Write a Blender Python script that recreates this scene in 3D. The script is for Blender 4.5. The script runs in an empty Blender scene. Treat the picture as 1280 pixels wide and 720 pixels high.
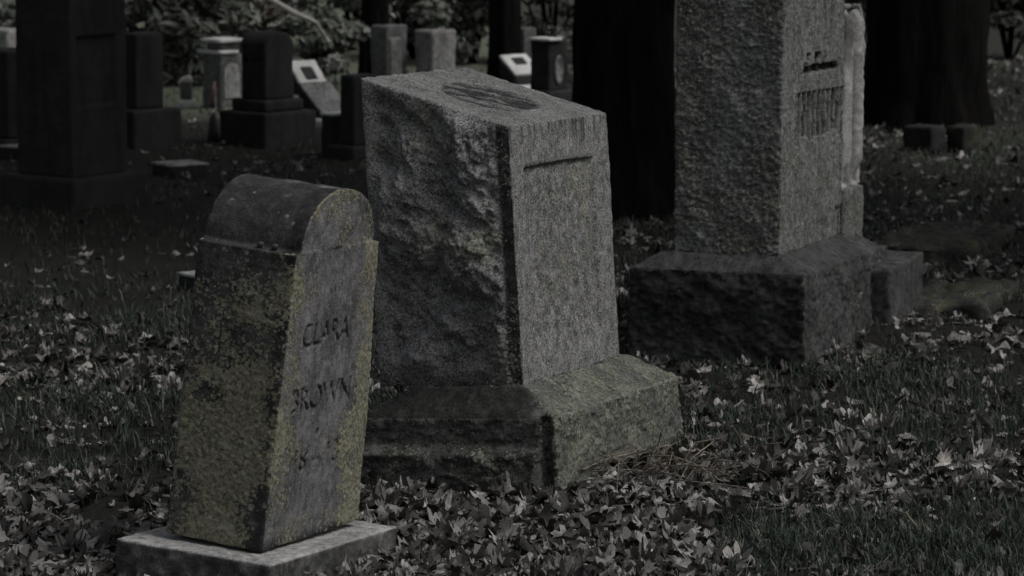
import bpy, bmesh, math, random
import numpy as np
from mathutils import Matrix, Vector, Euler

# ------------------------------------------------------------------ camera, sky, sun, exposure
R = math.radians
scn = bpy.context.scene
C = scn.collection
FPX, PITCH, CAMH = 4143.6, 0.139020, 1.6            # focal length in pixels of a 1280 wide frame
cam_d = bpy.data.cameras.new('camera')
cam = bpy.data.objects.new('camera', cam_d); C.objects.link(cam)
cam.location = (0, 0, CAMH); cam.rotation_euler = (math.pi/2 - PITCH, 0, 0)
cam_d.sensor_width = 36; cam_d.lens = 36*FPX/1280
cam_d.clip_start = .1; cam_d.clip_end = 1000
cam_d.dof.use_dof = True; cam_d.dof.focus_distance = 7.7; cam_d.dof.aperture_fstop = 9.0
scn.camera = cam

SUN_EL, SUN_AZ = R(54), R(68)                        # azimuth from +y towards +x
w = bpy.data.worlds.new('World'); scn.world = w; w.use_nodes = True
nt = w.node_tree; bg = nt.nodes['Background']
sky = nt.nodes.new('ShaderNodeTexSky'); sky.sky_type = 'NISHITA'; sky.sun_disc = False
sky.sun_elevation = SUN_EL; sky.sun_rotation = SUN_AZ
sky.air_density = 1.0; sky.dust_density = 6.0; sky.ozone_density = 1.0
hs = nt.nodes.new('ShaderNodeHueSaturation'); hs.inputs['Saturation'].default_value = .33   # overcast: grey sky
nt.links.new(sky.outputs[0], hs.inputs['Color']); nt.links.new(hs.outputs[0], bg.inputs[0])
bg.inputs[1].default_value = .15
sun_d = bpy.data.lights.new('sun', 'SUN'); sun_d.energy = 2.0; sun_d.angle = R(10); sun_d.color = (1, .995, .985)
sun = bpy.data.objects.new('sun', sun_d); C.objects.link(sun)
sd = Vector((math.sin(SUN_AZ)*math.cos(SUN_EL), math.cos(SUN_AZ)*math.cos(SUN_EL), math.sin(SUN_EL)))
sd.y = -abs(sd.y)                                    # the sun stands to the right, a little behind the camera
sky.sun_rotation = math.atan2(sd.x, sd.y)
sun.rotation_euler = sd.to_track_quat('Z', 'Y').to_euler()
vs = scn.view_settings
vs.view_transform = 'Standard'; vs.look = 'None'; vs.gamma = 1; vs.exposure = -1.15
scn.display_settings.display_device = 'sRGB'

# ------------------------------------------------------------------ helpers
rnd = random.Random(7)
rng = np.random.default_rng(11)

def at(u, v, z=0.0):
    """ground point seen at pixel (u, v) of the 1280x720 photograph"""
    x = (u-640)/FPX; y = (360-v)/FPX
    d = np.array([x, math.cos(PITCH)+y*math.sin(PITCH), -math.sin(PITCH)+y*math.cos(PITCH)])
    t = (z-CAMH)/d[2]
    return Vector((d[0]*t, d[1]*t, z))
def proj(x, y, z=0):
    z = z-CAMH
    d = y*math.cos(PITCH)-z*math.sin(PITCH); q = y*math.sin(PITCH)+z*math.cos(PITCH)
    return 640+FPX*x/d, 360-FPX*q/d, d

def _hash(ix, iy, iz, seed):
    h = (ix.astype(np.int64)*374761393 + iy.astype(np.int64)*668265263 + iz.astype(np.int64)*2147483647 + seed*1274126177) & 0xffffffff
    h = ((h ^ (h >> 13))*1274126177) & 0xffffffff
    h = ((h ^ (h >> 15))*2246822519) & 0xffffffff
    h = h ^ (h >> 16)
    return (h & 0xffffff)/float(0xffffff)*2-1
def vnoise(P, seed=0):
    I = np.floor(P).astype(np.int64); F = P-I; F = F*F*(3-2*F)
    out = 0
    for a in (0, 1):
        wx = F[:, 0] if a else 1-F[:, 0]
        for b in (0, 1):
            wy = F[:, 1] if b else 1-F[:, 1]
            for c in (0, 1):
                wz = F[:, 2] if c else 1-F[:, 2]
                out = out + wx*wy*wz*_hash(I[:, 0]+a, I[:, 1]+b, I[:, 2]+c, seed)
    return out
def fbm(P, scale, octaves=4, seed=0, gain=.5):
    P = np.asarray(P, float)*scale; o = 0; a = 1.0
    for k in range(octaves):
        o = o+a*vnoise(P+k*17.3, seed+k*31); P = P*2.03; a *= gain
    return o
def sstep(a, b, x):
    t = np.clip((x-a)/(b-a), 0, 1); return t*t*(3-2*t)
def facets(A, B, ua, ub, n, slope, k, seed):
    """chisel facets: upper envelope of random tilted planes over a face (A, B in metres)"""
    g = np.random.default_rng(seed)
    ma, mb = (ua[1]-ua[0])*.15, (ub[1]-ub[0])*.15; n = int(n*1.7)
    S = np.stack([g.uniform(ua[0]-ma, ua[1]+ma, n), g.uniform(ub[0]-mb, ub[1]+mb, n)], 1)
    T = g.normal(0, slope, (n, 2)); H = g.normal(0, .004, n)
    best = np.full(len(A), -9.0)
    for i in range(n):
        da = A-S[i, 0]; db = B-S[i, 1]
        best = np.maximum(best, H[i]+T[i, 0]*da+T[i, 1]*db-k*(da*da+db*db))
    best = best-best.mean()
    return .022*np.tanh(best/.022)

def mesh_obj(name, V, F, mat, parent=None, attrs=None, smooth=True, loop_len=4):
    me = bpy.data.meshes.new(name)
    V = np.asarray(V, np.float32); F = np.asarray(F, np.int32)
    me.vertices.add(len(V)); me.vertices.foreach_set('co', V.ravel())
    nf = len(F); me.loops.add(F.size); me.loops.foreach_set('vertex_index', F.ravel())
    me.polygons.add(nf)
    me.polygons.foreach_set('loop_start', np.arange(0, F.size, F.shape[1], dtype=np.int32))
    me.polygons.foreach_set('use_smooth', np.full(nf, smooth))
    me.update(calc_edges=True); me.validate()
    for k, a in (attrs or {}).items():
        at_ = me.attributes.new(k, 'FLOAT', 'POINT'); at_.data.foreach_set('value', np.asarray(a, np.float32))
    if mat: me.materials.append(mat)
    o = bpy.data.objects.new(name, me); C.objects.link(o)
    if parent: o.parent = parent
    return o
def tag(o, label, cat, group=None):
    o['label'] = label; o['category'] = cat
    if group: o['group'] = group
    return o
def thing(name, label, cat, loc=(0, 0, 0), rot=None, group=None):
    o = bpy.data.objects.new(name, None); C.objects.link(o)
    o.empty_display_size = .2
    if rot is None: o.location = loc
    else: o.matrix_world = Matrix.Translation(loc) @ rot
    return tag(o, label, cat, group)
def rotm(yaw, t1=0, t2=0):
    return Matrix.Rotation(t1, 4, 'Y') @ Matrix.Rotation(t2, 4, 'X') @ Matrix.Rotation(yaw, 4, 'Z')

_lat = {}
def lattice(xs, ys, zs):
    """welded surface of a box sampled at the given grid lines -> verts, quads"""
    nx, ny, nz = len(xs), len(ys), len(zs)
    m = np.zeros((nx, ny, nz), bool)
    m[0] = m[-1] = True; m[:, 0] = m[:, -1] = True; m[:, :, 0] = m[:, :, -1] = True
    idx = np.full((nx, ny, nz), -1, np.int64); idx[m] = np.arange(m.sum())
    I, J, K = np.nonzero(m)
    V = np.stack([xs[I], ys[J], zs[K]], 1)
    Q = []
    def q(a, flip):
        f = np.stack([a[:-1, :-1], a[1:, :-1], a[1:, 1:], a[:-1, 1:]], -1).reshape(-1, 4)
        Q.append(f[:, ::-1] if flip else f)
    q(idx[0], True); q(idx[-1], False)
    q(idx[:, 0], False); q(idx[:, -1], True)
    q(idx[:, :, 0], True); q(idx[:, :, -1], False)
    return V, np.concatenate(Q)
def lin(a, b, step): return np.linspace(a, b, max(2, int(round(abs(b-a)/step))+1))

def stone(name, x, y, z, step, mat, parent, radius=.006, disp=None, shape=None, zs=None, attrs=None, rough=.0015, seed=0):
    """dressed block: x,y,z = (min,max); rounded worn edges, real relief, optional reshaping"""
    sx, sy, sz = step if isinstance(step, tuple) else (step,)*3
    V, F = lattice(lin(*x, sx), lin(*y, sy), zs if zs is not None else lin(*z, sz))
    lo = np.array([x[0], y[0], z[0]]); hi = np.array([x[1], y[1], z[1]])
    r = radius*(1+.6*vnoise(V*14, seed+3))[:, None]
    r = np.minimum(r, (hi-lo).min()*.45)
    Qp = np.clip(V, lo+r, hi-r)
    d = V-Qp; N = d/np.maximum(np.linalg.norm(d, axis=1, keepdims=True), 1e-9)
    P = Qp+N*r
    dv = rough*fbm(V, 60, 3, seed+9)
    if disp is not None: dv = dv+disp(V, N)
    P = P+N*dv[:, None]
    if shape is not None: P = shape(P)
    A = attrs(V, N) if attrs else {}
    return mesh_obj(name, P, F, mat, parent, A)

def tubes(paths, sides=6):
    """list of (points, radii) -> one joined set of verts/quads"""
    Vs, Fs, n = [], [], 0
    for pts, rad in paths:
        pts = [Vector(p) for p in pts]; k = len(pts)
        for i, p in enumerate(pts):
            t = (pts[min(i+1, k-1)]-pts[max(i-1, 0)]).normalized()
            a = t.orthogonal().normalized() if i == 0 else (a-t*a.dot(t)).normalized()
            b = t.cross(a)
            for s in range(sides):
                an = 2*math.pi*s/sides
                Vs.append(p+(a*math.cos(an)+b*math.sin(an))*rad[i])
        for i in range(k-1):
            for s in range(sides):
                s2 = (s+1) % sides
                Fs.append((n+i*sides+s, n+i*sides+s2, n+(i+1)*sides+s2, n+(i+1)*sides+s))
        for i0, rev in ((0, True), (k-1, False)):
            base = n+i0*sides
            for s in range(1, sides-1, 2):
                f = (base, base+s, base+s+1, base+min(s+2, sides-1))
                if len(set(f)) == 4: Fs.append(f[::-1] if rev else f)
        n += k*sides
    return np.array([tuple(v) for v in Vs]), np.array(Fs)

# ------------------------------------------------------------------ materials
class NT:
    def __init__(s, name):
        s.m = bpy.data.materials.new(name); s.m.use_nodes = True
        s.t = s.m.node_tree; s.b = s.t.nodes['Principled BSDF']
        s.b.inputs['Specular IOR Level'].default_value = .25
        s.tc = s.t.nodes.new('ShaderNodeTexCoord')
    def n(s, typ, **kw):
        nd = s.t.nodes.new(typ)
        for k, v in kw.items():
            if k.startswith('i_'): nd.inputs[k[2:].replace('_', ' ')].default_value = v
            else: setattr(nd, k, v)
        return nd
    def l(s, a, b): s.t.links.new(a, b)
    def noise(s, scale, detail=4, rough=.6, vec=None, stretch=None):
        nd = s.n('ShaderNodeTexNoise'); nd.inputs['Scale'].default_value = scale
        nd.inputs['Detail'].default_value = detail; nd.inputs['Roughness'].default_value = rough
        v = vec or s.tc.outputs['Object']
        if stretch:
            mp = s.n('ShaderNodeMapping'); mp.inputs['Scale'].default_value = stretch
            s.l(v, mp.inputs['Vector']); v = mp.outputs[0]
        s.l(v, nd.inputs['Vector']); return nd.outputs['Fac']
    def voro(s, scale, out='Distance'):
        nd = s.n('ShaderNodeTexVoronoi'); nd.inputs['Scale'].default_value = scale
        s.l(s.tc.outputs['Object'], nd.inputs['Vector']); return nd.outputs[out]
    def ramp(s, fac, stops):
        r = s.n('ShaderNodeValToRGB'); e = r.color_ramp.elements
        while len(e) < len(stops): e.new(.5)
        for el, (p, c) in zip(e, stops):
            el.position = p; el.color = (c, c, c, 1) if isinstance(c, (int, float)) else (*c, 1)
        s.l(fac, r.inputs[0]); return r.outputs[0]
    def mix(s, f, a, b, mode='MIX'):
        m = s.n('ShaderNodeMix', data_type='RGBA', blend_type=mode)
        for val, key in ((f, 0), (a, 6), (b, 7)):
            if hasattr(val, 'links'): s.l(val, m.inputs[key])
            elif isinstance(val, (int, float)): m.inputs[key].default_value = val if key == 0 else (val, val, val, 1)
            else: m.inputs[key].default_value = (*val, 1)
        return m.outputs[2]
    def math(s, op, a, b=0.0, clamp=False):
        m = s.n('ShaderNodeMath', operation=op, use_clamp=clamp)
        for val, k in ((a, 0), (b, 1)):
            if hasattr(val, 'links'): s.l(val, m.inputs[k])
            else: m.inputs[k].default_value = val
        return m.outputs[0]
    def attr(s, name):
        a = s.n('ShaderNodeAttribute'); a.attribute_name = name; return a.outputs['Fac']
    def bump(s, h, strength=.5, dist=.01):
        b = s.n('ShaderNodeBump'); b.inputs['Strength'].default_value = strength; b.inputs['Distance'].default_value = dist
        s.l(h, b.inputs['Height']); s.l(b.outputs[0], s.b.inputs['Normal'])
    def done(s, col, rough=.9):
        if hasattr(col, 'links'): s.l(col, s.b.inputs['Base Color'])
        else: s.b.inputs['Base Color'].default_value = (*col, 1)
        if hasattr(rough, 'links'): s.l(rough, s.b.inputs['Roughness'])
        else: s.b.inputs['Roughness'].default_value = rough
        return s.m

def stone_mat(name, light, dark, lichen=(.17, .17, .12), lichen_amt=0.0, speck=.35, stain=.5, bump=.6, spec_scale=190, moss=None, mottle=.5, spot=.0):
    """weathered stone: mineral speckle, blotches, rain streaks, lichen crust (attribute 'lichen'), dirt and painted shade (attribute 'grime')"""
    s = NT(name)
    sp = s.ramp(s.noise(spec_scale, 3, .8), [(.40, 0), (.60, 1)])
    bl = s.ramp(s.noise(9, 6, .65), [(.32, 0), (.68, 1)])
    col = s.mix(bl, dark, light)
    col = s.mix(speck, col, s.mix(sp, tuple(c*.25 for c in dark), tuple(min(1, c*1.7) for c in light)))
    mo = s.noise(52, 4, .7, stretch=(1, 1, .85)); mo2 = s.noise(23, 3, .6)
    mo = s.math('ADD', s.math('MULTIPLY', mo, .65), s.math('MULTIPLY', mo2, .35))
    col = s.mix(s.math('MULTIPLY', s.ramp(mo, [(.40, 1), (.49, 0)]), mottle), col, tuple(c*.25 for c in dark))
    col = s.mix(s.math('MULTIPLY', s.ramp(mo, [(.52, 0), (.60, 1)]), mottle), col, tuple(min(1, c*1.45) for c in light))
    st = s.ramp(s.noise(16, 5, .6, stretch=(1, 1, .12)), [(.5, 0), (.72, 1)])
    col = s.mix(s.math('MULTIPLY', st, stain), col, tuple(c*.28 for c in dark))
    gr = s.math('MULTIPLY', s.attr('grime_shade'), s.ramp(s.noise(40, 4, .6), [(.2, .65), (.6, 1)]), True)  # dirt, plus shade painted into some faces
    col = s.mix(gr, col, tuple(c*.16 for c in dark))
    # lichen: two crust scales thresholded by the painted growth attribute
    big = s.noise(14, 4, .6); fine = s.noise(95, 4, .8)
    la = s.math('ADD', s.attr('lichen'), lichen_amt)
    gran = s.voro(115)                                    # granules about a centimetre across
    raw = s.math('ADD', s.math('ADD', s.math('MULTIPLY', fine, .5), s.math('MULTIPLY', big, .5)), s.math('MULTIPLY', s.math('SUBTRACT', .5, gran), .22))
    lm = s.ramp(s.math('ADD', raw, s.math('MULTIPLY', la, .36)), [(.55, 0), (.595, 1)])
    lcol = s.mix(s.ramp(s.noise(130, 3, .75), [(.34, 0), (.66, 1)]), tuple(c*.4 for c in lichen), tuple(c*1.5 for c in lichen))
    pale = s.ramp(s.noise(34, 3, .6), [(.57, 0), (.64, 1)])
    lcol = s.mix(s.math('MULTIPLY', pale, .6), lcol, (.27, .28, .235))
    spots = s.math('MULTIPLY', s.ramp(s.math('ADD', s.voro(38), s.math('MULTIPLY', fine, .30)), [(.30, 1), (.38, 0)]), s.ramp(s.math('ADD', big, s.math('MULTIPLY', la, .25)), [(.38, 0), (.48, 1)]))
    col = s.mix(s.math('MULTIPLY', spots, spot), col, (.26, .265, .24))
    col = s.mix(lm, col, lcol)
    if moss:
        mm = s.ramp(s.noise(7, 5, .7), [(.5, 0), (.62, 1)])
        col = s.mix(s.math('MULTIPLY', mm, .7), col, moss)
    h = s.math('ADD', s.math('MULTIPLY', s.noise(150, 4, .7), .6), s.math('MULTIPLY', lm, .5))
    s.bump(h, bump, .009)
    return s.done(col, .88)

M = {}
M['sandstone'] = stone_mat('weathered_marble', (.195, .192, .195), (.07, .069, .072), lichen=(.205, .20, .145), speck=.25, stain=.5, mottle=.5, spot=.7)
M['plinth'] = stone_mat('plinth_concrete', (.40, .395, .39), (.22, .22, .215), speck=.25, stain=.3, lichen_amt=-.35, mottle=.45)
M['granite'] = stone_mat('grey_granite', (.235, .236, .232), (.10, .101, .10), lichen=(.235, .238, .20), speck=.8, stain=.15, lichen_amt=-.08, mottle=.38)
M['granite_rock'] = stone_mat('mossy_granite', (.16, .165, .15), (.05, .053, .047), lichen=(.165, .17, .135), speck=.6, stain=.4, lichen_amt=.0)
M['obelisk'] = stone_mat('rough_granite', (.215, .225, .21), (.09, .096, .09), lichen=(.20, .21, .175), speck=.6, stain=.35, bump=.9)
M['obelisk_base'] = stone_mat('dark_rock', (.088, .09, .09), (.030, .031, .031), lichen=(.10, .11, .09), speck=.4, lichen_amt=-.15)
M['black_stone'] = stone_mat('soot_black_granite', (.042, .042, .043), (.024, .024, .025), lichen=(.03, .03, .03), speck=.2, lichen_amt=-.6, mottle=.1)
M['grey_stone'] = stone_mat('plain_grey_stone', (.20, .20, .20), (.10, .10, .10), speck=.2, lichen_amt=-.3)
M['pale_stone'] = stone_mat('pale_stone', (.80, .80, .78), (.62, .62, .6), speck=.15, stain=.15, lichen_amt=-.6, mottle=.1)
M['mid_stone'] = stone_mat('sunk_stone', (.075, .073, .068), (.03, .03, .028), speck=.3, moss=(.05, .06, .03))

def ground_mat():
    s = NT('leaf_mould')
    big = s.ramp(s.noise(1.3, 6, .6), [(.35, 0), (.65, 1)])
    fine = s.ramp(s.noise(38, 5, .75), [(.3, 0), (.7, 1)])
    col = s.mix(big, (.013, .012, .010), (.014, .017, .011))
    col = s.mix(fine, s.mix(.5, col, (.004, .004, .004)), s.mix(.3, col, (.06, .052, .042)))
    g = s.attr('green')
    col = s.mix(s.math('MULTIPLY', g, .8), col, s.mix(fine, (.10, .122, .085), (.25, .275, .20)))  # grass tone, lightened so the far clearing looks lit
    s.bump(s.noise(60, 5, .7), .9, .02)
    return s.done(col, .95)
M['ground'] = ground_mat()

def leaf_mat(name, stops, sat_rough=.7, veins=True, trans=.15, spec=.25):
    s = NT(name); s.b.inputs['Specular IOR Level'].default_value = spec
    geo = s.n('ShaderNodeNewGeometry'); oi = s.n('ShaderNodeObjectInfo')
    r = s.math('FRACT', s.math('ADD', geo.outputs['Random Per Island'], oi.outputs['Random']))
    col = s.ramp(r, stops)
    b = s.ramp(s.noise(65, 4, .75), [(.32, .38), (.66, 1.25)])
    col = s.mix(1, col, b, 'MULTIPLY')
    s.done(col, sat_rough)
    s.bump(s.noise(90, 3, .6), .5, .004)
    if trans:
        tr = s.n('ShaderNodeBsdfTranslucent'); s.l(col, tr.inputs[0])
        mx = s.n('ShaderNodeMixShader'); mx.inputs[0].default_value = trans
        s.l(s.b.outputs[0], mx.inputs[1]); s.l(tr.outputs[0], mx.inputs[2])
        s.l(mx.outputs[0], s.t.nodes['Material Output'].inputs[0])
    return s.m
M['leaf'] = leaf_mat('dry_leaf', [(0, (.022, .020, .018)), (.32, (.06, .056, .051)), (.54, (.155, .145, .135)), (.78, (.28, .265, .25)), (1, (.48, .46, .435))], .42, spec=.5)
M['leaf_pale'] = leaf_mat('pale_dry_leaf', [(0, (.42, .395, .365)), (1, (.60, .575, .54))])
M['leaf_brown'] = leaf_mat('brown_dry_leaf', [(0, (.10, .088, .078)), (1, (.16, .142, .125))])
M['grass'] = leaf_mat('grass_blade', [(0, (.03, .043, .033)), (.55, (.06, .082, .062)), (.85, (.095, .115, .09)), (1, (.24, .238, .20))])
M['straw'] = leaf_mat('dry_straw', [(0, (.13, .11, .085)), (.6, (.24, .21, .165)), (1, (.36, .32, .26))])
M['crown'] = leaf_mat('crown_leaf', [(0, (.03, .04, .02)), (1, (.06, .075, .035))])
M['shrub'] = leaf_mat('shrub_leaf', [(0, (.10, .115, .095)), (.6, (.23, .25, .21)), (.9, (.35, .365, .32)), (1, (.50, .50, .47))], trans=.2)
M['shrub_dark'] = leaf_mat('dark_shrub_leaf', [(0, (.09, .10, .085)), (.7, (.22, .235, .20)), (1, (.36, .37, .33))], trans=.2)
M['shrub_brown'] = leaf_mat('withered_leaf', [(0, (.12, .108, .096)), (.6, (.27, .25, .22)), (1, (.44, .41, .37))], trans=.2)
M['flower'] = leaf_mat('white_petal', [(0, (.55, .54, .52)), (1, (.75, .74, .72))])
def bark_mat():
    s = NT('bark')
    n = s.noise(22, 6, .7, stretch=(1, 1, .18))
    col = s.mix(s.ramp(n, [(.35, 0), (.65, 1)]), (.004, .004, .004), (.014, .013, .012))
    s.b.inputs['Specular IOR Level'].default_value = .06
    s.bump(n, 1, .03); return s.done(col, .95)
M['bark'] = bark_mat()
s = NT('bleached_wood'); M['pale_wood'] = s.done(s.mix(s.noise(30), (.35, .34, .32), (.55, .54, .52)), .8)
s = NT('grey_twig_bark'); M['twig'] = s.done(s.mix(s.noise(30), (.16, .15, .14), (.34, .33, .31)), .9)
s = NT('dull_red_cloth'); M['cloth'] = s.done(s.mix(s.noise(60), (.12, .05, .05), (.3, .24, .22)), .9)
s = NT('dark_bronze'); M['bronze'] = s.done(s.mix(s.noise(80), (.03, .03, .03), (.07, .07, .065)), .6)
s = NT('acorn_shell'); M['acorn'] = s.done(s.mix(s.noise(90), (.03, .026, .022), (.10, .09, .08)), .5)

# ------------------------------------------------------------------ ground
def gheight(x, y):
    P = np.stack([x, y, np.zeros_like(x)], 1)
    near = np.exp(-((np.hypot(x, y-11)/14)**2))
    return (.018*fbm(P, 1.6, 3, 5)+.010*fbm(P, 7, 3, 8))*near-.012
gx = np.unique(np.concatenate([np.linspace(-300, -6, 18), np.linspace(-6, -2.4, 40), np.linspace(-2.4, 2.6, 170), np.linspace(2.6, 6, 40), np.linspace(6, 300, 18)]))
gy = np.unique(np.concatenate([np.linspace(-100, 0, 8), np.linspace(0, 6, 14), np.linspace(6, 14, 260), np.linspace(14, 26, 130), np.linspace(26, 60, 30), np.linspace(60, 500, 14)]))
GX, GY = np.meshgrid(gx, gy, indexing='ij')
gi = np.arange(GX.size).reshape(GX.shape)
gz = gheight(GX.ravel(), GY.ravel())
gf = np.stack([gi[:-1, :-1], gi[1:, :-1], gi[1:, 1:], gi[:-1, 1:]], -1).reshape(-1, 4)
green = sstep(17.8, 19, GY.ravel())*sstep(.2, -.6, GX.ravel())*sstep(40, 30, GY.ravel()) + sstep(20.5, 22, GY.ravel())*sstep(45, 35, GY.ravel())*(.15+.85*sstep(.3, -.4, GX.ravel())) + .22*sstep(1.6, 2.2, GX.ravel())*sstep(13, 15, GY.ravel())*sstep(19, 17, GY.ravel())  # grassy areas, with the far lit ground painted paler
ground = mesh_obj('ground', np.stack([GX.ravel(), GY.ravel(), gz], 1), gf, M['ground'], None, {'green': np.clip(green, 0, 1)})
ground['kind'] = 'structure'
def gz1(x, y): return float(gheight(np.array([x]), np.array([y]))[0])

# ------------------------------------------------------------------ lettering helper (glyph outlines -> carved depth)
def glyph_tris(txt, size):
    cu = bpy.data.curves.new('t', 'FONT'); cu.body = txt; cu.size = size; cu.align_x = 'CENTER'; cu.align_y = 'CENTER'
    cu.offset = size*.012
    o = bpy.data.objects.new('t', cu); C.objects.link(o)
    dg = bpy.context.evaluated_depsgraph_get(); dg.update()
    me = bpy.data.meshes.new_from_object(o.evaluated_get(dg)); me.calc_loop_triangles()
    v = np.array([p.co[:2] for p in me.vertices]); t = np.array([lt.vertices[:] for lt in me.loop_triangles])
    bpy.data.objects.remove(o); bpy.data.curves.remove(cu); bpy.data.meshes.remove(me)
    return v[t]
def in_glyph(A, B, T, ca, cb, sx=1.0):
    X = (A-ca)/sx; Y = B-cb
    out = np.zeros(len(A), bool)
    for t in T:
        x0, y0 = t.min(0); x1, y1 = t.max(0)
        k = np.nonzero((X >= x0) & (X <= x1) & (Y >= y0) & (Y <= y1))[0]
        if not len(k): continue
        p = X[k]; q = Y[k]
        s = [(t[(i+1) % 3, 0]-t[i, 0])*(q-t[i, 1])-(t[(i+1) % 3, 1]-t[i, 1])*(p-t[i, 0]) for i in range(3)]
        s = np.array(s); out[k[(s >= -1e-9).all(0) | (s <= 1e-9).all(0)]] = True
    return out

# ------------------------------------------------------------------ near headstone with the round top
FOOT = []          # footprints kept clear of leaves and grass: (inverse matrix, x0, x1, y0, y1)
def foot(mat, x0, x1, y0, y1): FOOT.append((mat.inverted(), x0, x1, y0, y1))

def near_headstone():
    ba, bb, bh, ia, ib, sa, sb, hsd, tp = .3804, .5892, .0606, .0677, .0782, .2410, .4509, .6421, .0319
    loc = Vector((-.5095, 6.8093, 0))
    rs = rotm(-.43389, .10059, .00942); rb = rotm(-.43389, .07388, -.02528)
    t = thing('headstone', 'small leaning round-topped headstone blotched with yellow lichen, on a pale plinth in the foreground', 'gravestone', loc, rs)
    foot(Matrix.Translation(loc) @ rb, -ba, .05, -.07, bb)
    # plinth (tilts a little differently from the stone it carries)
    pl = stone('plinth', (-ba, 0), (0, bb), (-.12, bh), .006, M['plinth'], t, .005, rough=.0022, seed=3,
               attrs=lambda V, N: {'lichen': np.zeros(len(V)), 'grime_shade': np.clip((N[:, 2] < .45)*(1.0+.35*fbm(V, 18, 3, 4)), 0, .97)})  # sides painted dark so only the top looks lit
    pl.matrix_parent_inverse = Matrix.Identity(4)
    pl.matrix_basis = rs.inverted() @ rb
    ah = .128; hw = sb/2-tp-.022; yc = sb/2
    zs = np.concatenate([lin(0, hsd-.012, .0026), hsd+lin(-.010, 0, .002), hsd+.003+ah*np.sin(np.linspace(0, math.pi/2, 60))])
    Htot = zs[-1]
    rows = [('CLARA', .072, .455, .200), ('BROWN', .074, .315, .205), ('18 – 18', .070, .180, .205)]
    rows = [(glyph_tris(a, b), c, d) for a, b, c, d in rows]
    spot = [(.20, .238, .008)]
    def engr(V):
        m = np.zeros(len(V))
        f = V[:, 0] > -.004
        k = np.nonzero(f)[0]
        for T, z, y in rows:
            m[k] = np.maximum(m[k], in_glyph(V[k, 1], V[k, 2], T, y, z, 1.08))
        for y, z, r in spot: m[k] = np.maximum(m[k], np.hypot(V[k, 1]-y, V[k, 2]-z) < r)
        return m*np.clip(1.1-.9*sstep(-.05, .55, fbm(V, 34, 3, 66)), 0, 1)      # worn away in places
    cache = {}
    def lich(V, N):
        V = shape(V)+np.array([ia, -ib, -bh]); yy, zz = V[:, 1], V[:, 2]
        n = .25*fbm(V, 9, 3, 41)
        front = N[:, 0] > .6; side = N[:, 1] < -.6
        L = np.full(len(V), -.55)
        edge = np.maximum(.75*sstep(.20, .02, yy+.05*n), 1.15*sstep(.27, .40, yy+.06*n))
        edge = np.maximum(edge, sstep(.56, .68, zz+.1*n)*.9)
        edge = np.maximum(edge, sstep(.10, .03, zz)*.7)
        L = np.where(front, -.30+.66*edge+n*1.5, L)
        sl = .46*sstep(.63, .47, zz+.30*n)*(1-.75*sstep(-.06, -.015, V[:, 0]+.03*n))+n*1.5-.06
        L = np.where(side, sl, L)
        L = np.where(zz > hsd, np.where(front, .16+1.3*n, -.62+.8*n), L)
        return L
    def disp(V, N):
        m = engr(V); cache['m'] = m
        L = lich(V, N); S = shape(V)
        crust = np.clip(L+.4, 0, 1)
        d = -.0050*m+.0030*crust*fbm(S, 120, 2, 77)*.5+.0012*fbm(S, 18, 3, 5)+.004*(V[:, 2] > hsd)*fbm(S, 11, 3, 6)
        return d
    def attrs(V, N):
        g = .8*cache['m']
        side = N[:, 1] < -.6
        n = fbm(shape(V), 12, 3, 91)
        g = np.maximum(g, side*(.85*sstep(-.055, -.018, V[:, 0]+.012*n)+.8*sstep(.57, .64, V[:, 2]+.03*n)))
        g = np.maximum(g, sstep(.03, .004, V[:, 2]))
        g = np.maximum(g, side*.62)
        g = np.maximum(g, (V[:, 2] > hsd+.02)*.5*sstep(.1, .6, fbm(V*np.array([.35, 1, 1]), 18, 3, 14)))
        return {'lichen': lich(V, N), 'grime_shade': np.clip(g, 0, .95)}
    def shape(P):
        z = P[:, 2]; s = (z-hsd)/ah
        wbody = sb/2-tp*np.clip(z/hsd, 0, 1)
        warch = hw*np.sqrt(np.clip(1-np.clip(s, 0, 1)**2, 0, 1))
        k = sstep(hsd-.004, hsd+.004, z)
        wdt = wbody*(1-k)+warch*k
        y = yc+(P[:, 1]-yc)*wdt/(sb/2)
        return np.stack([P[:, 0]-ia, y+ib, z+bh-.0015], 1)
    stone('body', (-sa, 0), (0, sb), (0, Htot), (.004, .0026, .0026), M['sandstone'], t, .008, disp, shape, zs, attrs, .0, 21)
    return loc, rs
near_loc, near_rot = near_headstone()

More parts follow.
